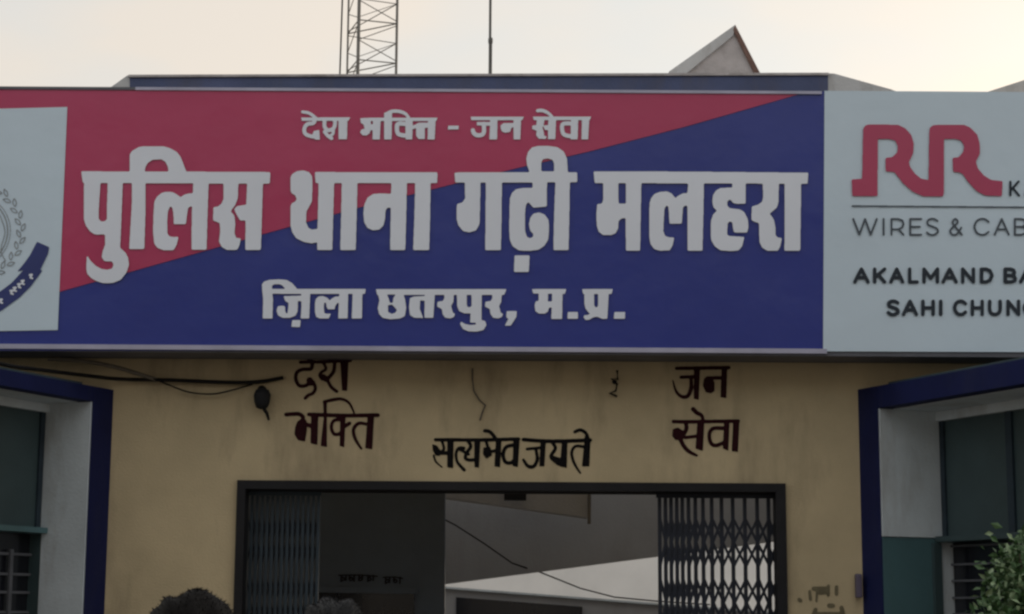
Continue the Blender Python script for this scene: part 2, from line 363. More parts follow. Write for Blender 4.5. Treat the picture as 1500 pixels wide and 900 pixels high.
# canted bays --------------------------------------------------
def bay(side):
    s = 1 if side == 'R' else -1
    px0 = 1256.5 if s > 0 else 166.5
    yt = 571 if s > 0 else 571.5
    P0 = P(px0, yt); ztopb = P0.z; P0 = Vector((P0.x, WY, 0))
    d = Vector((.406 * s, -.914, 0)).normalized(); n = Vector((-.914 * s, -.406, 0)).normalized(); b = -n
    def W(u, k, z): return P0 + d * u + b * k + Vector((0, 0, z))
    def slab(name, u0, u1, k0, k1, z0, z1, m, parent=B):
        return MB().add([W(u0,k0,z0),W(u1,k0,z0),W(u1,k1,z0),W(u0,k1,z0),W(u0,k0,z1),W(u1,k0,z1),W(u1,k1,z1),W(u0,k1,z1)],
                        [(3,2,1,0),(4,5,6,7),(0,1,5,4),(1,2,6,5),(2,3,7,6),(3,0,4,7)]).obj(name, m, parent)
    def uv(px, py, k):     # where a sight line meets the plane k behind the bay's face
        q = on(px, py, P0 + b * k, n) - P0; return q.dot(d), q.z
    ub = .178                                  # width of the navy edge band
    _, zb = uv(1285 if s > 0 else 137, 598 if s > 0 else 588, 0)
    U1 = 2.2; DEP = .37 if s > 0 else .28
    # navy band: upright and head
    slab('navy_band', 0, ub, 0, .10, 0, ztopb, NAVY)
    slab('navy_band', ub, U1 + .1, .002, .10, zb, ztopb, NAVY)
    # side reveal
    if s > 0:
        _, zs = uv(1288, 786, 0)
        slab('reveal', ub - .09, ub + .012, .006, DEP + .16, zs, zb - .004, OFFW)
        slab('reveal_dado', ub - .09, ub + .004, .008, DEP + .16, 0, zs - .003, TEAL)
        slab('dado_strip', ub + .0045, ub + .03, DEP - .05, DEP - .001, 0, zs - .03, DKPANEL)
    else:
        slab('reveal', ub - .09, ub + .010, .006, DEP + .16, 0, zb - .004, OFFW)
    # soffit / hood underside
    slab('hood', ub - .1, U1 + .1, .10, DEP + .15, zb - .003, ztopb - .01, OFFW)
    slab('hood_slab', ub + .02, U1 + .25, .06, DEP + .5, ztopb + .001, ztopb + .022, DKPANEL)
    # back wall head below the soffit
    _, zw = uv(1367 if s > 0 else 75, 618 if s > 0 else 605, DEP)
    slab('window_head', ub + .01, U1, DEP - .001, DEP + .15, zw, zb - .005, OFFW)
    # upper fixed shutter panel
    _, zm = uv(1367 if s > 0 else 70, 795 if s > 0 else 782, DEP)
    sp = slab('shutter_panel', ub + .012, U1, DEP + .03, DEP + .06, zm + .03, zw, DKPANEL)
    _, zq = uv(1400 if s > 0 else 60, 750, DEP + .03)
    up_, _ = uv(1478 if s > 0 else -40, 700, DEP + .03)
    slab('shutter_stile', up_, up_ + .05, DEP + .015, DEP + .03, zm + .03, zw - .001, GATEL, sp)
    slab('shutter_stile', ub + .014, ub + .05, DEP + .017, DEP + .03, zm + .03, zw - .001, GATEL, sp)
    slab('window_ledge', ub + .012, U1, DEP - .03, DEP + .14, zm, zm + .029, TEAL if s < 0 else DKPANEL)
    # lower window
    win = bpy.data.objects.new('window', None); COL.objects.link(win); win.parent = B; win.location = W(1, DEP, 1.2); win.matrix_parent_inverse = Matrix.Translation(-B.location)
    ua, _ = uv(1383 if s > 0 else 62, 860, DEP + .05)
    ue, _ = uv(1390 if s > 0 else 51, 860, DEP + .05)
    slab('window_side', ub + .012, ua, DEP + .012, DEP + .10, 0, zm - .001, TEAL if s > 0 else DKPANEL, B)
    slab('window_frame', ua, ue, DEP + .008, DEP + .10, .9, zm - .002, OFFW if s > 0 else DKIRON, win)
    slab('pane', ue, U1, DEP + .085, DEP + .095, .9, zm - .002, VOID, win)
    slab('window_sill', ua, U1, DEP - .02, DEP + .12, .82, .899, OFFW, B)
    if s > 0:
        for py in (800, 827, 851, 876, 900, 924):
            _, z = uv(1400, py, DEP + .05)
            slab('window_bar', ue, U1 - .02, DEP + .068, DEP + .082, z - .0055, z + .0055, DKIRON, win)
    else:
        for py in (812, 841.5, 868, 897, 925):
            _, z = uv(30, py, DEP + .05)
            slab('window_bar', ue, U1 - .02, DEP + .068, DEP + .082, z - .007, z + .007, DKIRON, win)
        for px in (19, -20, -60):
            u, _ = uv(px, 860, DEP + .04)
            slab('window_bar', u - .012, u + .012, DEP + .055, DEP + .067, .9, zm - .09, DKIRON, win)
    # outer end and parapet of the bay
    slab('bay_pier', U1, U1 + .25, .0, DEP + .5, 0, ztopb, OFFW)
    slab('bay_wall', ub, U1, DEP + .11, DEP + .2, 0, zm, GREYW)
    return W, ztopb
bay('L'); bay('R')

# gate frame
fw = .055
z1 = P(750, 706.5).z; z0 = P(750, 719).z
df = MB().box((xl - .005, WY - .03, 0), (P(358, 800).x, WY + .10, z1)).box((P(1137, 800).x, WY - .03, 0), (xr + .005, WY + .10, z1))
df.box((P(358, 800).x, WY - .028, z0), (P(1137, 800).x, WY + .10, z1)); df.obj('door_frame', DOORFR, B)
MB().box((P(358, 800).x, WY + .10, z0 - .006), (P(1137, 800).x, WY + .19, z0 + .02)).obj('gate_track', DOORFR, B)

# ------------------------------------------------------------ inside, seen through the gate
poly('partition_wall', [(652, 640), (340, 640), (340, 1330), (650, 1330)], 11.6, .12, INDARK)
poly('door_leaf', [(607, 870), (462, 868), (462, 1330), (607, 1330)], 11.585, .05, VOID)
poly('door_head', [(612, 862), (458, 860), (458, 868), (612, 870)], 11.57, .05, INDARK)
# stair flight soffit crossing the back of the hall
poly('sloping_soffit', [(1260, 630), (640, 630), (640, 857), (964, 815), (1260, 777)], 13.2, .2, INGREY)
poly('ceiling_beam', [(861, 640), (640, 640), (640, 727), (861, 758)], 12.6, .25, GREYW)
MB().tube([at(864, 690, 12.58), at(863, 768, 12.58)], .012).obj('conduit_drop', PIPE, B)
MB().box(at(760, 733, 12.5) - Vector((.1, .05, 0)), at(760, 733, 12.5) + Vector((.05, .05, .07))).obj('junction_box', DOORFR, B)
# low wall with a window, beyond it
poly('rear_room_wall', [(1300, 912), (963, 886.5), (640, 861.5), (560, 856), (560, 1270), (1300, 1270)], 14.5, .2, INGREY)
poly('rear_room_coping', [(1300, 909), (963, 883.5), (640, 858.5), (560, 853), (560, 856), (640, 861.5), (963, 886.5), (1300, 912)], 14.47, .24, OFFW)
rw = poly('rear_room_window', [(853, 889), (668, 875), (668, 1000), (853, 1000)], 14.48, .05, VOID)
# far whitewashed wall, open to the sky
MB().box((-6, 21, 0), (6, 21.2, 3.1)).obj('courtyard_wall', INWHITE, B)
tag(MB().tube([at(x, y, 13.1) for x, y in [(600, 735), (668, 770), (710, 797), (750, 825), (770, 832)]] +
              [at(x, y, 14.3) for x, y in [(790, 838), (850, 862), (900, 875), (963, 881), (1040, 886)]], .006, 6).obj('cable', CABLE),
    'thin dark cable sagging across the hall behind the gate', 'cable')
# marks over the inner door
DLET = mat('dark_door_lettering', (.016, .016, .022), .8, .3, 20, spec=.2)
for x0, x1, y, stems in ((496, 553, 843, (500, 507, 512, 519, 526, 531, 539, 547)), (561, 590, 846, (565, 571, 577, 586))):
    G = Glyphs(); G.stroke(2.0, [(x0, y), ((x0 + x1) / 2, y - .6), (x1, y + 1.5)])
    for i, x in enumerate(stems):
        G.stroke(2.4, [(x, y), (x - .4, y + 9 - (i % 3) * 1.5)], curve=False)
        if i % 2 == 0: G.stroke(2.2, [(x, y + 5), (x + 3, y + 3), (x + 4.5, y + 6.5), (x + 1, y + 8)])
    G.mesh('door_lettering', DLET, B, lambda x, y: at(x, y, 11.592), .4, .4)

# ------------------------------------------------------------ sliding lattice gates
def gate(bars, name, label, m, bw, lean):
    x0 = at(bars[0], 800, 10.14).x
    t = thing(name, label, 'gate', (x0, 10.14, .06))
    zt_, zb_ = at(700, 720.5, 10.14).z, .07
    X = [at(b, 800, 10.14).x for b in bars]
    me = None
    for x in X:
        # folded channel section
        mb = MB().box((x - bw / 2, 10.12, zb_), (x + bw / 2, 10.124, zt_)).box((x - bw / 2, 10.1245, zb_), (x - bw / 2 + .004, 10.15, zt_)).box((x + bw / 2 - .004, 10.1245, zb_), (x + bw / 2, 10.15, zt_))
        mb.obj('upright_bar', m, t)
    bands = [(at(700, 758, 10.14).z, at(700, 828, 10.14).z), (at(700, 846, 10.14).z, at(700, 916, 10.14).z)]
    dz = bands[0][0] - bands[1][0]
    while bands[-1][1] - dz > .15: bands.append((bands[-1][0] - dz, bands[-1][1] - dz))
    for (za, zb) in bands:
        for i in range(len(X) - 1):
            for k, (p, q) in enumerate([((X[i], za), (X[min(i + 2, len(X) - 1)], zb if i + 2 < len(X) else (za + zb) / 2)), ((X[i], zb), (X[min(i + 2, len(X) - 1)], za if i + 2 < len(X) else (za + zb) / 2))]):
                a = Vector((p[0], 0, p[1])); c = Vector((q[0], 0, q[1])); e = (c - a).normalized(); h = Vector((-e.z, 0, e.x)) * (.0075 if bw > .015 else .0045)
                yy = (10.114 if bw > .015 else 10.156) - .0045 * k
                off = Vector((0, yy, 0))
                MB().prism([a + h + off, a - h + off, c - h + off, c + h + off], (0, .003, 0)).obj('lattice_strip', GATEM, t)
    mb = MB().box((X[0] - .02, 10.105, zt_ - .03), (X[-1] + .015, 10.119, zt_)); mb.obj('top_rail', m, t)
    return t
rb = [950 + v / 4.286 for v in (70, 107, 142, 178, 213, 252, 295, 343, 398, 460, 530, 606, 684, 755, 800)]
gate(rb, 'sliding_gate', 'half drawn collapsible lattice gate at the right of the doorway', GATEM, .019, 1)
lb = [361 + 7.5 * i for i in range(15)]
gate(lb, 'sliding_gate', 'fully folded collapsible lattice gate at the left of the doorway', GATEL, .0145, 1)

# ------------------------------------------------------------ painted words on the wall
WPL = lambda x, y: at(x, y, WY - .003)
G = Glyphs(410, 520, 6.0)
G.s(30, (180, 66), (310, 62), curve=False); G.s(30, (330, 64), (620, 50), curve=False); G.s(30, (165, 0), (215, 5), (270, 50))
G.s(32, (285, 60), (275, 122), (200, 128), (150, 155), (140, 215), (172, 272), (235, 268), (262, 235))
G.s(58, (262, 225), (272, 245)); G.s(30, (295, 240), (312, 295), (290, 338), (250, 355), (222, 382))
G.s(26, (385, 75), (405, 125), (362, 155), (350, 185), (372, 215)); G.s(52, (380, 195), (408, 215)); G.s(32, (482, 80), (470, 150), (425, 205)); G.s(30, (415, 215), (450, 282), (500, 322))
G.p((530, 55), (602, 50), (592, 318), (545, 315))
G.mesh('wall_lettering', MAROON, B, WPL, .3, .45)
G = Glyphs(410, 520, 6.0)
G.s(36, (55, 525), (165, 520), (205, 548)); G.p((150, 590), (205, 545), (235, 580), (238, 660), (222, 762), (160, 752), (128, 700), (135, 635))
G.s(36, (215, 605), (290, 632)); G.p((275, 520), (338, 520), (330, 792), (268, 778)); G.s(35, (255, 524), (560, 534), (862, 530))
G.p((378, 400), (412, 400), (414, 812), (358, 800), (386, 540)); G.s([30, 30, 24, 16], (390, 415), (450, 398), (540, 388), (610, 425), (652, 510))
G.s(30, (560, 572), (480, 575), (452, 630), (475, 695), (530, 690), (552, 640)); G.p((530, 540), (578, 540), (566, 815), (525, 800)); G.s(34, (572, 628), (612, 602))
G.s([26, 32, 30, 20], (790, 618), (700, 600), (650, 645), (652, 710), (682, 775), (716, 825)); G.p((770, 540), (828, 540), (812, 832), (750, 820))
G.mesh('wall_lettering', MAROON, B, WPL, .3, .45)
G = Glyphs(970, 520, 5.63)
G.s(30, (118, 112), (550, 106), curve=False); G.p((262, 110), (312, 110), (302, 372), (260, 362)); G.s(28, (155, 185), (275, 180))
G.s([28, 34, 32, 24, 10], (238, 185), (238, 280), (208, 342), (155, 342), (112, 295), (88, 210))
G.p((490, 110), (537, 110), (530, 358), (480, 350)); G.s(30, (370, 192), (500, 190)); G.p((345, 195), (400, 180), (432, 225), (432, 300), (402, 320), (358, 308), (335, 255))
G.mesh('wall_lettering', MAROON, B, WPL, .3, .45)
G = Glyphs(970, 520, 5.63)
G.s([38, 34, 26], (255, 448), (285, 478), (325, 500), (338, 545)); G.s(30, (92, 550), (220, 552), (628, 546)); G.s(34, (195, 560), (200, 612), (172, 662))
G.p((88, 612), (130, 598), (192, 640), (172, 702), (108, 702), (82, 670)); G.s([36, 34, 22], (145, 690), (185, 762), (230, 803), (285, 830)); G.s(28, (190, 682), (292, 670))
G.p((290, 550), (348, 550), (336, 792), (275, 775)); G.s(32, (500, 605), (420, 608), (388, 655), (402, 728), (445, 748), (515, 720)); G.p((510, 550), (556, 550), (546, 792), (500, 772)); G.p((585, 545), (637, 545), (625, 802), (573, 795))
G.mesh('wall_lettering', MAROON, B, WPL, .3, .45)
G = Glyphs(625, 620, 6.0)
G.s(32, (78, 146), (480, 148), (808, 140)); G.p((48, 185), (88, 195), (122, 240), (118, 290), (80, 285), (55, 245)); G.s([20, 12], (62, 285), (82, 340), (135, 388))
G.s(24, (135, 160), (152, 225), (122, 258)); G.s(34, (130, 262), (205, 265)); G.p((182, 150), (238, 150), (232, 398), (180, 388))
G.s([34, 26, 26, 30], (325, 222), (282, 222), (258, 265), (265, 330), (292, 372), (330, 412)); G.s(30, (365, 160), (388, 205), (352, 262), (340, 308), (380, 325), (445, 318)); G.s(24, (290, 232), (370, 275)); G.p((418, 150), (472, 150), (460, 392), (420, 388))
G.s(32, (510, 68), (550, 74), (588, 110), (612, 150)); G.s(26, (522, 160), (545, 235)); G.p((498, 215), (560, 210), (575, 285), (525, 315), (495, 275)); G.s(28, (550, 255), (622, 238)); G.p((608, 150), (658, 150), (645, 388), (595, 382))
G.s(32, (780, 192), (702, 208), (672, 272), (690, 340), (742, 348), (792, 305)); G.p((762, 140), (818, 140), (802, 388), (755, 378))
G.mesh('wall_lettering', BLACKP, B, WPL, .3, .45)
G = Glyphs(625, 620, 6.0)
G.s(34, (850, 145), (1100, 160), (1438, 150)); G.s(26, (882, 228), (1005, 216)); G.s([26, 32, 34, 24], (960, 228), (972, 318), (940, 380), (888, 376), (850, 322)); G.p((1000, 160), (1048, 160), (1035, 382), (990, 382))
G.s(30, (1105, 172), (1132, 222), (1092, 288), (1112, 320)); G.p((1188, 165), (1238, 165), (1232, 395), (1170, 382)); G.p((1090, 290), (1110, 285), (1230, 325), (1230, 392), (1150, 372), (1085, 320))
G.s(30, (1302, 78), (1352, 60), (1402, 92), (1422, 150)); G.s([26, 26, 26, 16], (1400, 212), (1312, 202), (1276, 250), (1282, 312), (1312, 382), (1352, 440)); G.p((1390, 110), (1440, 150), (1430, 382), (1365, 382))
G.mesh('wall_lettering', BLACKP, B, WPL, .3, .45)
# faded stencilled marks low on the right
G = Glyphs(1160, 780, 7.5)
G.s(34, (195, 650), (205, 740)); G.s(50, (240, 620), (390, 620), curve=False); G.s(55, (310, 660), (385, 650)); G.s(26, (275, 650), (270, 760)); G.s(36, (400, 590), (398, 690)); G.s(40, (490, 600), (490, 680))
G.s(44, (80, 740), (95, 750)); G.s(50, (410, 805), (450, 808)); G.s(46, (260, 850), (240, 900)); G.s(56, (270, 905), (560, 905), curve=False); G.s(50, (545, 830), (560, 900))
G.s(30, (300, 930), (320, 1010)); G.s(36, (420, 940), (430, 1020)); G.s(36, (530, 930), (530, 1020))
G.mesh('wall_lettering', OLIVEP, B, WPL, .35, .6)

# ------------------------------------------------------------ signboard
SY = 9.62
S = thing('signboard', 'long red, blue and white police station signboard with Hindi lettering above the gate', 'signboard', (0, SY, at(750, 515, SY).z))
def layer(k): return lambda x, y: at(x, y, SY) + Vector((0, -.0035 * k, 0))
XL, XR = -190, 1720
def flat(name, pts, m, k, par=None):
    # insert intermediate points so long edges stay on the plane; a flat printed area
    vs = [layer(k)(x, y) for x, y in pts]
    o = link(name, vs, [tuple(range(len(vs)))], m, par or S)
    bm = bmesh.new(); bm.from_mesh(o.data)
    bmesh.ops.triangulate(bm, faces=bm.faces)
    for f in bm.faces:
        if f.normal.y > 0: f.normal_flip()
    bm.to_mesh(o.data); bm.free(); return o
zlo, zhi = at(750, 515.5, SY).z, at(750, 133.5, SY).z
xa, xb = at(XL, 300, SY).x, at(XR, 300, SY).x
MB().box((xa, SY + .006, zlo - .012), (xb, SY + .20, zhi + .004)).obj('sign_box', SGBACK, S)
bd = [(1208, 512), (1208, 134.3), (1170, 138), (1000, 187), (930, 205), (860, 223), (760, 246), (640, 276), (520, 306), (387, 343), (300, 368), (200, 396), (90, 427), (-190, 505), (-190, 512)]
flat('blue_print', [(1207, 514), (1208, 134)] + bd[2:-1] + [(XL, 514)], SGBLUE, 0)
flat('red_print', [(1172, 138), (1160, 134), (XL, 130)] + [(XL, 505), (90, 427), (200, 396), (300, 368), (387, 343), (520, 306), (640, 276), (760, 246), (860, 223), (930, 205), (1000, 187)], SGRED, 1)
flat('advert_panel', [(XR, 517), (XR, 136.5), (1207.6, 133.5), (1205.5, 515)], SGWHITE, 1)
flat('emblem_panel', [(99, 157.5), (0, 160), (-160, 164), (-165, 487), (0, 485.5), (85, 484)], SGWHITE, 2)
# edge strips
MB().box((xa, SY - .012, zlo - .001), (at(1206, 300, SY).x, SY + .004, zlo + .024)).obj('edge_strip', SGTRIM, S)
MB().box((at(192, 300, SY).x, SY - .012, zhi - .010), (at(1207, 300, SY).x, SY + .004, zhi + .006)).obj('edge_strip', SGTRIM, S)
MB().box((xa, SY - .010, zhi - .0095), (at(192, 300, SY).x, SY + .004, zhi + .006)).obj('edge_strip', SGBACK, S)
# brackets fixing the box to the wall
for px in (60, 420, 760, 1100, 1440):
    x = at(px, 300, SY).x
    MB().box((x - .02, SY + .201, zlo + .02), (x + .02, WY - .001, zlo + .06)).obj('bracket', SGBACK, S)

# --- big words
A = (110, 210, 4.2875); Bc = (260, 210, 4.2875); Cc = (410, 210, 4.2875); Dc = (500, 210, 4.2875)
G = Glyphs(*A)
G.p((60, 245), (58, 300), (58, 480), (70, 520), (95, 555), (125, 575), (150, 577), (175, 574), (192, 578), (192, 640), (176, 680), (170, 720), (185, 742), (205, 745), (235, 745), (245, 765), (235, 790), (205, 798), (170, 793), (130, 772), (100, 742), (82, 712), (76, 712), (73, 790), (78, 822), (105, 850), (140, 870), (180, 882), (240, 880), (290, 860), (325, 815), (341, 765), (335, 720), (318, 688), (285, 660), (290, 560), (302, 245))
G.h((162, 252), (208, 252), (203, 400), (203, 480), (190, 493), (165, 493), (150, 478), (152, 400))
G.p((345, 75), (345, 185), (360, 260), (358, 400), (342, 668), (437, 668), (445, 400), (445, 250), (437, 188), (445, 150), (460, 125), (490, 107), (545, 104), (570, 120), (585, 150), (590, 188), (703, 188), (688, 150), (665, 90), (643, 60), (600, 35), (560, 23), (430, 23), (400, 28), (360, 52))
G.p((500, 370), (515, 340), (545, 315), (575, 308), (615, 310), (645, 327), (665, 342), (690, 325), (720, 318), (752, 318), (752, 405), (730, 398), (711, 410), (705, 450), (698, 512), (622, 512), (620, 440), (612, 405), (598, 400), (585, 430), (580, 500), (582, 570), (595, 588), (620, 592), (652, 590), (640, 640), (622, 674), (560, 676), (520, 660), (500, 635), (492, 560), (495, 450))
G.t(*Bc)
G.p((102, 250), (197, 250), (190, 460), (184, 672), (90, 672), (92, 450))
G.p((290, 250), (384, 250), (380, 350), (365, 390), (342, 420), (336, 435), (350, 445), (360, 462), (364, 510), (360, 570), (370, 598), (400, 600), (392, 640), (378, 672), (315, 674), (280, 655), (262, 620), (270, 560), (268, 505), (245, 495), (225, 488), (228, 405), (258, 400), (280, 380), (292, 350))
G.p((375, 398), (442, 388), (436, 488), (395, 488), (377, 458), (358, 418))
G.p((440, 250), (538, 250), (532, 450), (525, 674), (428, 674), (430, 450))
G.t(0, 0, 1).p((119.5, 252), (260, 252.3), (396.5, 253), (395.5, 270), (260, 269.5), (122, 268.5))
G.mesh('lettering', SGLET, S, layer(3), .45, .8)
G = Glyphs(*Cc)
G.p((68, 215), (80, 195), (110, 178), (150, 174), (185, 185), (203, 210), (206, 260), (202, 370), (185, 400), (168, 430), (165, 500), (180, 535), (205, 546), (245, 540), (245, 622), (200, 632), (150, 622), (105, 600), (80, 565), (68, 520), (68, 400), (75, 380), (95, 372), (108, 355), (98, 330), (75, 318), (68, 300))
G.p((245, 245), (342, 245), (336, 450), (330, 673), (235, 673), (240, 450)); G.p((390, 245), (488, 245), (483, 450), (477, 673), (380, 673), (386, 450))
G.t(*Dc)
G.p((315, 245), (412, 245), (408, 460), (402, 673), (307, 673), (311, 450))
G.p((325, 322), (250, 318), (200, 322), (165, 345), (145, 390), (140, 440), (145, 500), (165, 535), (200, 550), (240, 545), (265, 520), (275, 480), (278, 425), (290, 408), (325, 408))
G.p((465, 245), (561, 245), (558, 460), (552, 673), (452, 673), (460, 450))
G.t(0, 0, 1).p((461.6, 253), (641, 253.5), (640.5, 269), (462.5, 269))
G.mesh('lettering', SGLET, S, layer(3), .45, .8)
G = Glyphs(660, 210, 4.285)
G.p((25, 187), (480, 185), (795, 185), (795, 248), (30, 250))
G.p((90, 242), (188, 242), (185, 400), (182, 510), (160, 550), (120, 562), (80, 555), (50, 520), (38, 480), (40, 385), (75, 375), (92, 350)); G.p((222, 242), (322, 242), (320, 460), (316, 673), (218, 673), (220, 450))
G.p((515, 240), (605, 240), (603, 400), (520, 408), (500, 385), (488, 372), (475, 385), (468, 420), (466, 520), (468, 560), (480, 592), (500, 600), (518, 590), (520, 570), (505, 560), (496, 540), (492, 510), (500, 470), (520, 445), (555, 437), (590, 450), (615, 485), (618, 540), (612, 610), (590, 645), (555, 670), (500, 678), (430, 676), (390, 650), (372, 610), (368, 540), (372, 350), (385, 315), (410, 292), (450, 285), (515, 285))
G.p((402, 706), (496, 706), (491, 810), (398, 810))
G.p((658, 240), (748, 240), (745, 450), (740, 673), (645, 673), (650, 450))
G.p((500, 195), (480, 140), (475, 100), (485, 60), (510, 30), (550, 20), (610, 20), (670, 28), (710, 55), (730, 100), (736, 195)); G.h((570, 180), (568, 125), (580, 103), (610, 98), (640, 108), (650, 130), (650, 180))
G.mesh('lettering', SGLET, S, layer(3), .45, .8)
G = Glyphs(860, 230, 6.0)
G.p((140, 230), (272, 230), (275, 415), (345, 415), (345, 540), (300, 545), (275, 570), (272, 630), (250, 675), (210, 692), (140, 692), (100, 660), (85, 610), (80, 520), (88, 420), (130, 415), (142, 380)); G.p((342, 230), (475, 230), (470, 500), (465, 830), (340, 830), (338, 500))
G.p((548, 410), (560, 370), (590, 330), (640, 312), (700, 308), (740, 325), (775, 368), (800, 345), (840, 325), (895, 322), (895, 440), (860, 430), (840, 450), (835, 520), (830, 590), (722, 590), (718, 500), (712, 440), (695, 430), (678, 460), (672, 560), (668, 660), (685, 700), (720, 712), (765, 712), (750, 780), (725, 826), (640, 828), (590, 815), (555, 770), (545, 700), (545, 550))
G.t(980, 230, 6.0)
G.p((168, 230), (305, 230), (300, 500), (292, 830), (160, 830), (160, 330))
G.p((555, 230), (672, 230), (670, 415), (600, 418), (560, 410), (545, 385), (525, 380), (508, 400), (508, 430), (530, 455), (580, 462), (620, 465), (660, 490), (690, 550), (695, 620), (685, 670), (570, 668), (562, 640), (555, 580), (530, 570), (512, 590), (508, 690), (530, 700), (660, 708), (640, 790), (610, 826), (540, 832), (450, 825), (400, 790), (368, 735), (365, 650), (368, 560), (385, 510), (420, 475), (390, 450), (378, 400), (385, 340), (410, 300), (450, 278), (555, 275))
G.t(1080, 230, 6.0)
G.p((222, 230), (362, 230), (360, 400), (345, 450), (305, 485), (280, 505), (300, 525), (320, 560), (332, 620), (332, 690), (350, 712), (390, 718), (375, 790), (355, 828), (260, 828), (215, 800), (192, 750), (190, 640), (188, 585), (150, 575), (122, 560), (125, 440), (180, 425), (215, 400), (225, 360)); G.p((415, 230), (558, 230), (555, 500), (550, 830), (412, 830), (415, 500))
G.t(0, 0, 1).p((869.5, 252), (1000, 252.3), (1183.5, 254), (1182.5, 270), (1000, 269.5), (871, 269))
G.mesh('lettering', SGLET, S, layer(3), .45, .8)
# --- top line
G = Glyphs(430, 150, 6.818)
G.s([30, 32, 26], (92, 102), (150, 112), (195, 138), (232, 168)); G.p((78, 158), (570, 156), (550, 190), (85, 190))
G.s(38, (212, 185), (200, 214), (138, 225), (110, 270), (118, 318), (165, 342), (225, 350)); G.p((205, 292), (258, 282), (265, 380), (228, 380), (180, 355)); 
G.s(38, (312, 195), (312, 250), (345, 285), (395, 272), (415, 230), (415, 185)); G.s(36, (312, 300), (345, 340), (382, 366)); G.s(30, (400, 265), (395, 320), (360, 345)); G.p((450, 165), (540, 165), (535, 376), (450, 376))
G.mesh('lettering', SGLET, S, layer(3), .3, .4)
G = Glyphs(430, 150, 6.818)
G.p((668, 165), (775, 160), (772, 225), (805, 228), (805, 285), (770, 285), (762, 315), (735, 336), (690, 336), (665, 305), (680, 278), (712, 270), (702, 230), (672, 210)); G.p((795, 165), (872, 165), (862, 377), (790, 377))
G.p((770, 160), (1440, 160), (1425, 192), (770, 192)); G.p((905, 110), (985, 110), (980, 377), (905, 377)); G.s([34, 34, 34, 26], (930, 122), (985, 96), (1060, 98), (1120, 122), (1155, 165))
G.s(42, (1120, 222), (1045, 222), (1034, 270), (1048, 322), (1110, 338)); G.p((1118, 165), (1192, 165), (1186, 377), (1120, 377)); G.s(34, (1180, 260), (1240, 240))
G.p((1225, 222), (1250, 210), (1350, 210), (1350, 258), (1312, 262), (1312, 372), (1250, 372), (1225, 340)); G.p((1345, 165), (1420, 165), (1410, 377), (1340, 377))
G.mesh('lettering', SGLET, S, layer(3), .3, .4)
G = Glyphs(650, 150, 6.818); G.p((45, 240), (150, 240), (148, 276), (42, 278)); G.mesh('lettering_dash', SGLET, S, layer(3), .3, .4)
G = Glyphs(650, 150, 6.818)
G.p((270, 150), (800, 150), (785, 184), (275, 184)); G.p((465, 175), (537, 175), (532, 376), (456, 376)); G.p((330, 203), (470, 203), (470, 240), (330, 236)); G.s(42, (400, 220), (402, 295), (385, 328), (335, 335), (300, 312), (292, 285))
G.p((697, 175), (772, 175), (764, 376), (697, 376)); G.p((568, 235), (600, 214), (700, 212), (700, 252), (672, 265), (665, 300), (620, 310), (585, 300), (570, 272))
G.mesh('lettering', SGLET, S, layer(3), .3, .4)
G = Glyphs(650, 150, 6.818)
G.s([34, 34, 26], (938, 90), (985, 88), (1040, 112), (1092, 162)); G.p((890, 150), (1472, 150), (1456, 184), (900, 184))
G.p((930, 180), (1006, 180), (1000, 222), (985, 258), (998, 300), (1002, 340), (1030, 348), (1015, 372), (950, 370), (922, 335), (928, 290), (882, 272), (886, 238), (925, 234)); G.p((990, 238), (1060, 232), (1060, 285), (1010, 282)); G.p((1045, 175), (1121, 175), (1113, 374), (1040, 374))
G.s(40, (1275, 218), (1192, 222), (1182, 280), (1202, 328), (1262, 345)); G.p((1270, 175), (1342, 175), (1336, 376), (1266, 376)); G.p((1380, 175), (1452, 175), (1441, 376), (1375, 376))
G.mesh('lettering', SGLET, S, layer(3), .3, .4)
# --- bottom line
G = Glyphs(375, 405, 8.8235)
G.p((205, 168), (1420, 168), (1410, 232), (205, 230))
G.p((80, 110), (108, 72), (180, 50), (300, 44), (400, 52), (470, 92), (520, 150), (545, 190), (400, 192), (350, 128), (310, 106), (240, 108), (208, 125), (208, 180), (222, 300), (216, 550), (90, 550), (96, 300), (84, 180))
G.p((360, 262), (600, 255), (600, 330), (545, 320), (540, 460), (510, 515), (440, 542), (350, 542), (290, 512), (268, 450), (285, 392), (340, 385), (376, 392), (380, 450), (390, 482), (410, 485), (416, 440), (426, 350), (380, 322)); G.p((588, 225), (702, 225), (696, 400), (690, 550), (580, 550), (590, 400)); G.p((472, 570), (580, 570), (572, 662), (460, 656))
G.p((765, 350), (775, 300), (810, 265), (870, 260), (920, 280), (955, 318), (985, 290), (1030, 265), (1085, 265), (1085, 345), (1050, 350), (1022, 400), (1020, 430), (930, 430), (915, 400), (910, 350), (885, 340), (878, 400), (885, 480), (920, 490), (972, 485), (942, 550), (830, 550), (780, 527), (765, 470)); G.p((1080, 225), (1192, 225), (1186, 550), (1065, 550), (1072, 380)); G.p((1252, 225), (1376, 225), (1371, 550), (1240, 550))
G.mesh('lettering', SGLET, S, layer(3), .3, .45)
G = Glyphs(545, 405, 6.818)
G.p((40, 132), (1342, 132), (1320, 188), (52, 188)); G.p((60, 180), (76, 240), (58, 320), (72, 380), (108, 418), (180, 432), (280, 424), (328, 402), (342, 320), (332, 240), (312, 180)); G.h((150, 185), (238, 185), (215, 218), (208, 268), (178, 268), (165, 220)); G.h((160, 292), (200, 285), (225, 310), (250, 340), (235, 366), (200, 380), (160, 360))
G.p((380, 220), (420, 206), (540, 200), (540, 250), (482, 242), (476, 330), (492, 370), (512, 420), (420, 416), (380, 390), (370, 310)); G.p((530, 180), (627, 180), (620, 300), (612, 418), (524, 418), (526, 300))
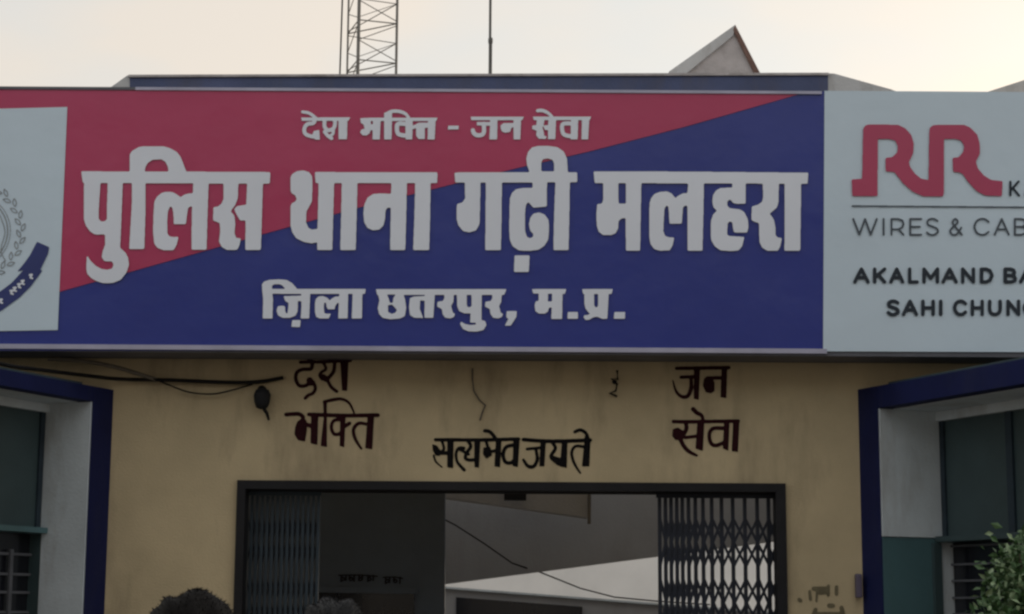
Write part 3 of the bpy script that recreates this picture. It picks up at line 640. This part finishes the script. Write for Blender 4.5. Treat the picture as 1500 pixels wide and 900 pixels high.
for dx in (0, 478):
    G.p(*[(x + dx, y) for x, y in [(722, 180), (817, 180), (812, 260), (790, 300), (800, 340), (808, 368), (830, 378), (818, 410), (780, 424), (730, 416), (705, 380), (698, 330), (650, 305), (655, 258), (708, 250), (724, 220)]])
G.p((848, 180), (946, 180), (946, 290), (955, 312), (985, 312), (996, 290), (993, 180), (1096, 180), (1092, 440), (1130, 450), (1142, 490), (1112, 540), (1040, 556), (960, 552), (910, 530), (878, 480), (890, 456), (930, 480), (980, 490), (1040, 485), (1035, 466), (980, 466), (985, 372), (920, 372), (870, 350), (850, 300))
G.p((1345, 350), (1446, 350), (1440, 410), (1385, 496), (1325, 496), (1362, 430), (1340, 410))
G.mesh('lettering', SGLET, S, layer(3), .3, .45)
G = Glyphs(765, 405, 9.375)
G.p((133, 180), (605, 180), (585, 246), (150, 242)); G.p((225, 235), (352, 235), (350, 350), (415, 350), (415, 430), (366, 435), (350, 490), (310, 517), (230, 517), (180, 482), (170, 400), (185, 350), (225, 340)); G.p((410, 235), (552, 235), (546, 590), (398, 590), (405, 430)); G.p((625, 495), (762, 495), (762, 586), (620, 588))
G.p((820, 180), (1242, 180), (1225, 247), (835, 247)); G.p((853, 235), (986, 235), (986, 400), (1000, 430), (1030, 430), (1042, 400), (1042, 235), (1186, 235), (1166, 586), (1100, 590), (1030, 560), (980, 565), (920, 600), (870, 606), (840, 570), (850, 540), (900, 535), (930, 520), (900, 490), (865, 440), (852, 380)); G.p((1265, 495), (1411, 495), (1410, 588), (1255, 588))
G.mesh('lettering', SGLET, S, layer(3), .3, .45)
# --- advertisement
G = Glyphs(1230, 170, 5.5556)
G.p((95, 520), (180, 515), (188, 110), (205, 82), (235, 74), (470, 76), (530, 105), (580, 160), (600, 230), (595, 310), (560, 380), (570, 420), (610, 475), (660, 515), (720, 527), (725, 150), (730, 100), (760, 78), (1010, 77), (1060, 100), (1115, 155), (1136, 230), (1138, 310), (1105, 375), (1120, 430), (1170, 490), (1230, 525), (1322, 535), (1316, 657), (1180, 652), (1110, 615), (1040, 540), (1000, 480), (970, 462), (920, 460), (915, 345), (965, 340), (1000, 300), (1010, 250), (985, 205), (940, 192), (845, 192), (845, 630), (838, 658), (680, 660), (590, 620), (510, 550), (465, 490), (440, 460), (370, 455), (370, 345), (425, 340), (465, 300), (470, 250), (450, 205), (400, 192), (308, 192), (305, 657), (100, 657))
G.mesh('logo', LOGORED, S, layer(3), .45, .8)
F = {'A': [((0, 1), (.5, 0), (1, 1)), ((.19, .66), (.81, .66))], 'B': [((0, 0), (0, 1), (.6, 1), (.95, .9), (1, .73), (.9, .56), (.6, .5), (0, .5)), ((.6, .5), (.85, .42), (.92, .25), (.82, .07), (.55, 0), (0, 0))],
     'C': [((1, .18), (.75, .02), (.45, 0), (.15, .15), (0, .5), (.15, .85), (.45, 1), (.75, .98), (1, .82))], 'D': [((0, 0), (0, 1), (.45, 1), (.8, .88), (1, .5), (.8, .12), (.45, 0), (0, 0))],
     'E': [((1, 0), (0, 0), (0, 1), (1, 1)), ((0, .5), (.88, .5))], 'H': [((0, 0), (0, 1)), ((1, 0), (1, 1)), ((0, .5), (1, .5))], 'I': [((.5, 0), (.5, 1))], 'K': [((0, 0), (0, 1)), ((1, 0), (0, .66)), ((.33, .42), (1, 1))],
     'L': [((0, 0), (0, 1), (1, 1))], 'M': [((0, 1), (0, 0), (.5, .72), (1, 0), (1, 1))], 'N': [((0, 1), (0, 0), (1, 1), (1, 0))], 'O': [((.5, 0), (.85, .15), (1, .5), (.85, .85), (.5, 1), (.15, .85), (0, .5), (.15, .15), (.5, 0))],
     'R': [((0, 1), (0, 0), (.55, 0), (.9, .1), (1, .33), (.88, .55), (.55, .66), (0, .66)), ((.6, .66), (1, 1))], 'S': [((.95, .12), (.65, 0), (.3, .01), (.06, .14), (.1, .36), (.5, .48), (.9, .62), (.97, .84), (.65, 1), (.3, 1), (0, .86))],
     'U': [((0, 0), (0, .62), (.15, .9), (.5, 1), (.85, .9), (1, .62), (1, 0))], 'W': [((0, 0), (.26, 1), (.5, 0), (.74, 1), (1, 0))],
     '&': [((1, 1), (.3, .35), (.25, .15), (.42, 0), (.62, .1), (.6, .28), (.15, .6), (.02, .8), (.25, 1), (.6, .95), (.95, .55))]}
def word(txt, w_, name, m):
    G = Glyphs(1230, 290, 4.737)
    for ch, x0, x1, y0, y1 in txt:
        h = w_ / 2
        for st in F[ch]:
            pts = [(x0 + h + (x1 - x0 - w_) * a, y0 + h + (y1 - y0 - w_) * b) for a, b in st]
            G.stroke(w_, pts, True if len(pts) > 5 else True, curve=len(pts) > 5 and ch in 'CSOU&')
    G.mesh(name, m, S, layer(3), .3, .35)
word([(c, a, b, 143, 266) for c, a, b in [('W', 85, 262), ('I', 294, 310), ('R', 350, 447), ('E', 480, 570), ('S', 595, 687)]], 14, 'lettering', INKGREY)
word([('&', 755, 852, 143, 266)], 14, 'lettering', INKGREY)
word([(c, a, b, 143, 266) for c, a, b in [('C', 925, 1037), ('A', 1065, 1177), ('B', 1205, 1300), ('L', 1335, 1415), ('E', 1445, 1535), ('S', 1560, 1650)]], 14, 'lettering', INKGREY)
word([(c, a, b, 485, 599) for c, a, b in [('A', 90, 207), ('K', 228, 322), ('A', 340, 447), ('L', 470, 547), ('M', 570, 688), ('A', 702, 818), ('N', 838, 937), ('D', 968, 1066)]], 25, 'lettering', INKDARK)
word([(c, a, b, 485, 599) for c, a, b in [('B', 1133, 1227), ('A', 1240, 1355), ('N', 1378, 1475), ('O', 1495, 1615)]], 25, 'lettering', INKDARK)
word([(c, a, b, 708, 824) for c, a, b in [('S', 322, 416), ('A', 428, 542), ('H', 562, 658), ('I', 683, 713)]], 25, 'lettering', INKDARK)
word([(c, a, b, 708, 824) for c, a, b in [('C', 782, 882), ('H', 905, 998), ('U', 1025, 1122), ('N', 1152, 1250), ('O', 1266, 1388)]], 25, 'lettering', INKDARK)
G = Glyphs(1230, 170, 5.5556); G.s(19, (1385, 540), (1385, 650), curve=False); G.s(19, (1452, 538), (1392, 605), curve=False); G.s(19, (1405, 590), (1455, 652), curve=False)
for k, (c, wd) in enumerate([('A', 80), ('B', 68), ('E', 60), ('L', 55)]):
    x0 = 1506 + k * 98
    for st in F[c]: G.stroke(17, [(x0 + wd * a, 540 + 110 * b) for a, b in st], curve=False)
G.mesh('lettering', INKDARK, S, layer(3), .3, .35)
G = Glyphs(0, 0, 1); G.s(2.2, (1248, 302.6), (1660, 305.8), curve=False); G.mesh('rule_line', INKGREY, S, layer(3), .3, .3)

# --- emblem
ecx, ecy = -38.0, 345.0
E = Glyphs(0, 0, 1)
for r, ww in ((50, 1.6), (54, 1.0)): E.stroke(ww, [(ecx + r * math.cos(a * math.pi / 20), ecy - 6 + r * math.sin(a * math.pi / 20)) for a in range(41)], curve=False)
for k in range(44):           # wreath leaves
    a = R(-255 + k * 7.6); rr = 66 + 7 * (k % 2)
    c = np.array([ecx + rr * math.cos(a), ecy - 6 + rr * math.sin(a)]); t = a + math.pi / 2 + (.5 if k % 2 else -.5)
    u = np.array([math.cos(t), math.sin(t)]); v = np.array([-u[1], u[0]])
    E.stroke(1.3, [tuple(c - u * 6), tuple(c + v * 2.6), tuple(c + u * 6), tuple(c - v * 2.6), tuple(c - u * 6)])
for dx in (-26, -18, -9, 0, 9, 18, 26):   # pillar and figures inside the ring
    E.stroke(1.8, [(ecx + dx, ecy - 30 + abs(dx) * .5), (ecx + dx * 1.15 + 2, ecy - 12), (ecx + dx * .9 - 2, ecy + 6), (ecx + dx * 1.1, ecy + 26)])
    E.stroke(1.6, [(ecx + dx - 4, ecy - 20), (ecx + dx, ecy - 26), (ecx + dx + 5, ecy - 18), (ecx + dx + 1, ecy - 12)])
for dy in (14, 22, 30): E.stroke(1.8, [(ecx - 30, ecy + dy), (ecx, ecy + dy + 4), (ecx + 30, ecy + dy)])
E.stroke(1.3, [(ecx + 38, ecy - 30), (ecx + 46, ecy - 5), (ecx + 40, ecy + 22), (ecx + 47, ecy + 38)])
E.mesh('emblem_wreath', EMBLINE, S, layer(3), .4, .4)
E = Glyphs(0, 0, 1)
def mir(pts): return [(2 * ecx - x, y) for x, y in pts]
tail = [(x / 3.4615, 240 + y / 3.4615) for x, y in [(190, 398), (252, 425), (246, 458), (205, 545), (140, 534), (90, 550), (130, 500), (155, 465)]]
band = [(x / 3.4615, 240 + y / 3.4615) for x, y in [(128, 534), (165, 520), (217, 545), (160, 622), (100, 682), (0, 753), (-131, 795), (-131, 705), (0, 652), (60, 608)]]
for q in (tail, band, mir(tail), mir(band)): E.p(*q)
rib = E.mesh('emblem_ribbon', RIBBON, S, layer(3), .4, .5)
E = Glyphs(0, 240, 3.4615)
for (x, y) in [(160, 575), (118, 605), (100, 622), (78, 640), (62, 655), (8, 700), (-20, 715), (-50, 727), (-80, 738)]:
    E.stroke(9, [(x - 7, y - 8), (x + 6, y - 10), (x - 3, y + 4), (x + 8, y + 9)])
E.mesh('ribbon_lettering', SGLET, rib, layer(4), .35, .35)

# ------------------------------------------------------------ small fittings on the wall
t = thing('wall_lamp', 'small dark dented lamp holder hanging from the wall left of the maroon words', 'lamp', at(385, 590, WY - .001))
q = at(384, 572, WY)
MB().lathe([(.022, -.0), (.026, .012), (.020, .03), (.01, .05)], q + Vector((0, 0, 0)), 'Y', 14).obj('wall_plate', CABLE, t)
q2 = at(384, 585, 9.93)
MB().lathe([(.014, .058), (.036, .050), (.047, .022), (.043, -.014), (.032, -.045), (.014, -.054)], q2, 'Z', 16).obj('lamp_shade', DOORFR, t, smooth=True)
MB().tube([at(386, 598, 9.93), at(391, 606, 9.93), at(394, 616, 9.935)], [.010, .009, .007]).obj('lamp_neck', CABLE, t)
t = thing('hook', 'small rusty wall hook with a twist of wire left of the right hand maroon words', 'hook', at(900, 566, WY - .001))
MB().tube([at(904, 543, WY - .004), at(905, 556, 9.985), at(896, 555, 9.97), at(904, 563, 9.98), at(902, 573, 9.97), at(893, 576, 9.975), at(904, 581, 9.98)], .0065, 6).obj('wire', CABLE, t)
MB().lathe([(.012, 0), (.013, .008), (.006, .014)], at(900, 560, WY), 'Y', 10).obj('plate', DOORFR, t)
tag(MB().tube([at(x, y, WY - .008) for x, y in [(692, 540), (692, 556), (694, 573), (702, 586), (711, 594), (706, 606), (703, 616)]], .0045, 6).obj('loose_wire', PIPE), 'thin crooked brown wire hanging on the wall above the black words', 'wire')
def cab(pts, r, lab, name='cable', m=CABLE): tag(MB().tube([Vector(p) for p in pts], r, 8).obj(name, m), lab, 'cable')
def path(pts): return [at(x, y, Y) for x, y, Y in [tuple(c) for c in catmull(pts, 4)]]
cab(path([(-120, 500, 9.0), (0, 533, 9.3), (60, 542, 9.6), (115, 549, 9.8), (175, 555.5, 9.93), (250, 557, 9.95), (320, 560, 9.95), (375, 560, 9.97), (415, 553.5, 9.985)]), .0105, 'thick black cable slung from the left bay to the wall beside the maroon words')
cab(path([(225, 555, 9.93), (252, 566, 9.94), (278, 575, 9.95), (310, 577.5, 9.95), (335, 573, 9.96), (370, 563, 9.97)]), .0045, 'thin cable drooping in a loop under the thick black cable')
cab(path([(70, 526, 9.8), (120, 529, 9.86), (165, 537, 9.9), (200, 547, 9.92), (228, 556, 9.94)]), .011, 'grey drooping conduit just under the signboard at the left', 'conduit', PIPE)
t = MB().box(at(1259, 876, 9.99) - Vector((.025, .05, 0)), at(1259, 841, 9.99) + Vector((.005, .0, 0))).obj('switch_box', mat('mauve_plastic', (.11, .09, .14), .5), bevel=.008)
tag(t, 'small mauve electric box on the wall against the right navy band', 'box')

# ------------------------------------------------------------ things above the roof
# lattice mast
TY = 24.0
def TX(px, py=60, Y=TY): return at(px, py, Y).x
legs = [(TX(581), TY), (TX(526.5), TY - .16), (TX(509.5, 60, TY + .45), TY + .45)]
T = thing('lattice_mast', 'tall thin three legged steel lattice mast rising behind the roof', 'mast', (legs[1][0], TY, 0))
for i, (x, y) in enumerate(legs):
    MB().tube([(x, y, 0), (x, y, 15)], (.018, .023, .014)[i], 8).obj('leg', STEEL, T)
per = at(581, 35, TY).z - at(581, 93, TY).z; z93 = at(581, 93, TY).z
z = z93 - per * 12
while z < 14.5:
    for (i, j) in ((0, 1), (1, 2), (2, 0)):
        a = Vector((*legs[i], z)); b_ = Vector((*legs[j], z)); a2 = a + Vector((0, 0, per)); b2 = b_ + Vector((0, 0, per))
        mid = a + Vector((0, 0, per / 2)); mid2 = b_ + Vector((0, 0, per / 2))
        MB().tube([a, b_], .0085, 6).obj('strut', STEEL, T)
        MB().tube([a + Vector((0, 0, .03)), mid2], .0065, 6).obj('strut', STEEL, T)
        MB().tube([mid2, a2 - Vector((0, 0, .03))], .0065, 6).obj('strut', STEEL, T)
        if (i, j) == (0, 1): MB().tube([b_ + Vector((0, 0, .04)), mid], .005, 6).obj('strut', STEEL, T)
    z += per
tag(MB().tube([at(505, -300, TY - .1), at(501.5, 0, TY - .1), at(498, 105, TY - .1), at(494, 300, TY - .1), at(489, 700, TY - .1)], .011, 6).obj('feeder_cable', CABLE), 'thin dark cable running down just left of the lattice mast', 'cable')
# plain pole
q = at(718.5, 60, 12.5)
T = thing('roof_pole', 'plain dark steel pole standing on the roof right of the lattice mast', 'pole', (q.x, 12.5, 3.78))
zj = at(718, 60, 12.5).z
MB().tube([(q.x, 12.5, 3.78), (q.x, 12.5, zj)], .0125, 10).obj('lower_tube', POLEM, T)
MB().tube([(q.x - .003, 12.5, zj), (q.x - .003, 12.5, 7.5)], .0095, 10).obj('upper_tube', POLEM, T)
MB().lathe([(.015, -.02), (.017, 0), (.015, .02)], (q.x, 12.5, zj), 'Z', 10).obj('collar', POLEM, T)
# gabled concrete stair head
GY = 12.6
T = thing('stair_head', 'steep pointed weathered concrete gable on the roof behind the parapet', 'roof structure', at(1050, 300, GY))
pf = lambda x, y: at(x, y, GY)
MB().prism([pf(1073, 45), pf(998, 103), pf(998, 210), pf(1108, 210), pf(1108, 106)], (0, 2.2, 0)).obj('wall', CONC, T)
MB().prism([at(1077, 36.5, GY - .02), at(980, 105, GY - .02), at(975, 118, GY - .02), at(1000, 112, GY - .02), at(1062, 62, GY - .02), at(1074, 52, GY - .02)], (0, 2.4, 0)).obj('roof', PARAP, T)
MB().prism([at(1077, 36.5, GY - .021), at(1074, 44, GY - .021), at(1111, 119, GY - .021), at(1116, 112, GY - .021)], (0, 2.4, 0)).obj('roof', mat('rusty_roof_edge', (.20, .12, .10), .85, .3, 8, .3), T)

# ------------------------------------------------------------ people (seen from behind, only the crowns of their heads in frame)
def person(px, topy, Y, hw, label, hairm, shirt):
    top = at(px, topy, Y); H = top.z
    root = thing('person', label, 'person', (top.x, Y, 0), None)
    x0, y0 = top.x, Y
    k = H / 1.68
    J = [(0, 0, .95), (0, 0, 1.12), (0, .0, 1.30), (0, .01, 1.42), (0, .0, 1.50),
         (.17, 0, 1.37), (.25, .02, 1.10), (.22, -.0, .86), (.21, .03, .78), (-.17, 0, 1.37), (-.25, .02, 1.10), (-.22, 0, .86), (-.21, .03, .78),
         (.09, 0, .88), (.10, .01, .48), (.10, -.02, .09), (.11, .13, .04), (-.09, 0, .88), (-.10, .01, .48), (-.10, -.02, .09), (-.11, .13, .04)]
    Ed = [(0, 1), (1, 2), (2, 3), (3, 4), (2, 5), (5, 6), (6, 7), (7, 8), (2, 9), (9, 10), (10, 11), (11, 12), (0, 13), (13, 14), (14, 15), (15, 16), (0, 17), (17, 18), (18, 19), (19, 20)]
    rad = [(.16, .11), (.145, .10), (.17, .11), (.07, .07), (.055, .06), (.065, .065), (.045, .045), (.03, .026), (.038, .02), (.065, .065), (.045, .045), (.03, .026), (.038, .02),
           (.09, .09), (.06, .06), (.042, .045), (.035, .03), (.09, .09), (.06, .06), (.042, .045), (.035, .03)]
    for s_ in (1, -1):       # fingers and thumb from the side of each palm
        hb = 8 if s_ > 0 else 12
        for dx, dy, ln in ((.0, .045, .07), (.0, .02, .08), (0, -.005, .075), (0, -.028, .06)):
            i0 = len(J); J += [(s_ * .21, .03 + dy, .735), (s_ * .205, .035 + dy, .735 - ln * .6), (s_ * .195, .04 + dy, .735 - ln)]
            Ed += [(hb, i0), (i0, i0 + 1), (i0 + 1, i0 + 2)]; rad += [(.010, .009), (.009, .008), (.007, .007)]
        i0 = len(J); J += [(s_ * .205, .085, .775), (s_ * .20, .10, .745)]; Ed += [(hb, i0), (i0, i0 + 1)]; rad += [(.011, .010), (.009, .009)]
    me = bpy.data.meshes.new('body'); me.from_pydata([(a * k, b * k, c * k) for a, b, c in J], Ed, [])
    ob = bpy.data.objects.new('body', me); COL.objects.link(ob)
    md = ob.modifiers.new('sk', 'SKIN'); 
    for i, sv in enumerate(me.skin_vertices[0].data): sv.radius = (rad[i][0] * k, rad[i][1] * k); sv.use_root = (i == 0)
    ob.modifiers.new('sub', 'SUBSURF').levels = 1
    dg = bpy.context.evaluated_depsgraph_get(); m2 = bpy.data.meshes.new_from_object(ob.evaluated_get(dg))
    bpy.data.objects.remove(ob)
    for mm in (SKIN, shirt, TROUS): m2.materials.append(mm)
    for p in m2.polygons:
        c = p.center; p.use_smooth = True
        p.material_index = 2 if c.z < .93 * k and abs(c.x) < .19 * k else (1 if .93 * k <= c.z < 1.44 * k and not (abs(c.x) > .2 * k and c.z < 1.12 * k) else 0)
    b = bpy.data.objects.new('body', m2); COL.objects.link(b); b.parent = root
    # head with ears, nose, eyes hinted on an egg form, facing away (+Y)
    bm = bmesh.new(); bmesh.ops.create_uvsphere(bm, u_segments=32, v_segments=20, radius=1)
    for v in bm.verts:
        x, y, z_ = v.co
        wx = .074 * (1 - .18 * max(0, -z_)) ; v.co = Vector((x * wx, y * .094 * (1 - .1 * max(0, -z_)) + .012 * max(0, -z_), z_ * .118))
        if y > .9 and -.35 < z_ < .05: v.co.y += .016 * max(0, 1 - abs(x) * 5)
        if abs(abs(x) - 1) < .08 and abs(z_) < .25: v.co.x += math.copysign(.012, x)
        if y > .75 and abs(abs(x) - .38) < .14 and -.05 < z_ < .2: v.co.y -= .006
        if y > .8 and -.62 < z_ < -.5 and abs(x) < .4: v.co.y += .003
    me = bpy.data.meshes.new('head'); bm.to_mesh(me); bm.free(); me.materials.append(SKIN)
    for p in me.polygons: p.use_smooth = True
    hd = bpy.data.objects.new('head', me); COL.objects.link(hd); hd.parent = root; hd.location = (0, 0, H - .125); sc = hw / .158; hd.scale = (sc, sc, 1)
    # hair shell with uneven tufts
    bm = bmesh.new(); bmesh.ops.create_uvsphere(bm, u_segments=64, v_segments=40, radius=1)
    kill = []
    rnd = random.Random(int(px))
    ph = [rnd.uniform(0, 6.28) for _ in range(8)]
    for v in bm.verts:
        x, y, z_ = v.co.copy()
        tuft = .0035 * math.sin(7 * x + ph[0]) * math.sin(6 * y + ph[1]) + .003 * math.sin(13 * x + ph[2] + 7 * z_)
        f = 1 + tuft / .09
        q_ = max(1e-3, math.hypot(x, y)); sq = (max(0, 1 - abs(z_) ** 2.8)) ** (1 / 2.8) / q_ if abs(z_) < .999 else 1
        if z_ > 0: x *= min(sq, 1.9); y *= min(sq, 1.9)
        v.co = Vector((x * .080 * f, y * .100 * f - .004, z_ * .128 * f))
        if z_ < -.35 or (y > .55 and z_ < .42): kill.append(v)
    bmesh.ops.delete(bm, geom=kill, context='VERTS')
    me = bpy.data.meshes.new('hair'); bm.to_mesh(me); bm.free(); me.materials.append(hairm)
    # strands standing off the shell
    hv = [v.co.copy() for v in me.vertices if v.co.z > -.02]
    vs, fs = [], []
    for _ in range(2600):
        c = rnd.choice(hv); nrm = c.normalized(); tg = Vector((rnd.uniform(-1, 1), rnd.uniform(-1, 1), rnd.uniform(-.3, .6))); L_ = rnd.uniform(.003, .009)
        sd_ = nrm.cross(tg).normalized() * .0011; e = c + (nrm * .25 + tg * .9).normalized() * L_
        i = len(vs); vs += [c - sd_, c + sd_, e]; fs.append((i, i + 1, i + 2))
    me2 = bpy.data.meshes.new('hair_tufts'); me2.from_pydata([tuple(v) for v in vs], [], fs); me2.materials.append(hairm)
    hr = bpy.data.objects.new('hair', me); COL.objects.link(hr); hr.parent = root; hr.location = (0, 0, H - .128); hr.scale = (sc, sc, 1)
    h2 = bpy.data.objects.new('hair_tufts', me2); COL.objects.link(h2); h2.parent = hr; h2['kind'] = 'stuff'
    for o in hr, :
        for p in o.data.polygons: p.use_smooth = True
person(284, 868, 3.6, .168, 'person with thick black hair seen from behind, left of the gate', HAIR, SHIRT1)
person(490, 878, 4.4, .160, 'person with thin greying hair seen from behind, before the dark inner door', HAIR2, SHIRT2)

# ------------------------------------------------------------ shrub at lower right
def shrub():
    base = at(1500, 900, 7.2); bx, by = base.x + .14, 7.2
    T = thing('shrub', 'leafy green shrub reaching into the lower right corner before the window', 'shrub', (bx, by, 0))
    rnd = random.Random(5)
    stems = []
    for i in range(9):
        a = rnd.uniform(0, 6.28); r = rnd.uniform(.05, .36); h = rnd.uniform(1.5, 1.92)
        pts = [Vector((bx + math.cos(a) * r * t_ ** 1.3, by + math.sin(a) * r * t_ ** 1.3, h * t_)) for t_ in (0, .3, .6, .85, 1)]
        stems.append(pts); MB().tube(pts, [.014, .011, .008, .005, .003], 6).obj('stem', STEMM, T)
    for mi, (m, cnt) in enumerate(((LEAFM, 15000), (LEAFL, 4200))):
        vs, fs = [], []
        for _ in range(cnt):
            if rnd.random() < .5:
                a = rnd.uniform(0, 6.28); u = rnd.random() ** .5; zz = rnd.uniform(.5, 1.93)
                rad_ = .44 * math.sqrt(max(.02, 1 - ((zz - 1.2) / .76) ** 2)) * (1 + .25 * math.sin(3 * a + zz * 5))
                c = Vector((bx + math.cos(a) * u * rad_, by + math.sin(a) * u * rad_, zz))
            else:
                st = rnd.choice(stems); j = rnd.randint(1, 3); c = st[j].lerp(st[j + 1], rnd.random()) + Vector((rnd.gauss(0, .06), rnd.gauss(0, .06), rnd.gauss(0, .05)))
            d = Vector((rnd.uniform(-1, 1), rnd.uniform(-1, 1), rnd.uniform(-.5, .8))).normalized(); L_ = rnd.uniform(.026, .050)
            sd_ = d.cross(Vector((rnd.uniform(-1, 1), rnd.uniform(-1, 1), rnd.uniform(-1, 1)))).normalized() * L_ * .27; up = d.cross(sd_).normalized() * L_ * .08
            i = len(vs); vs += [c, c + d * L_ * .5 + sd_ + up, c + d * L_, c + d * L_ * .5 - sd_ + up, c + d * L_ * .5]
            fs += [(i, i + 4, i + 1), (i + 4, i + 2, i + 1), (i, i + 3, i + 4), (i + 4, i + 3, i + 2)]
        o = link('foliage', vs, fs, m, T); o['kind'] = 'stuff'
shrub()
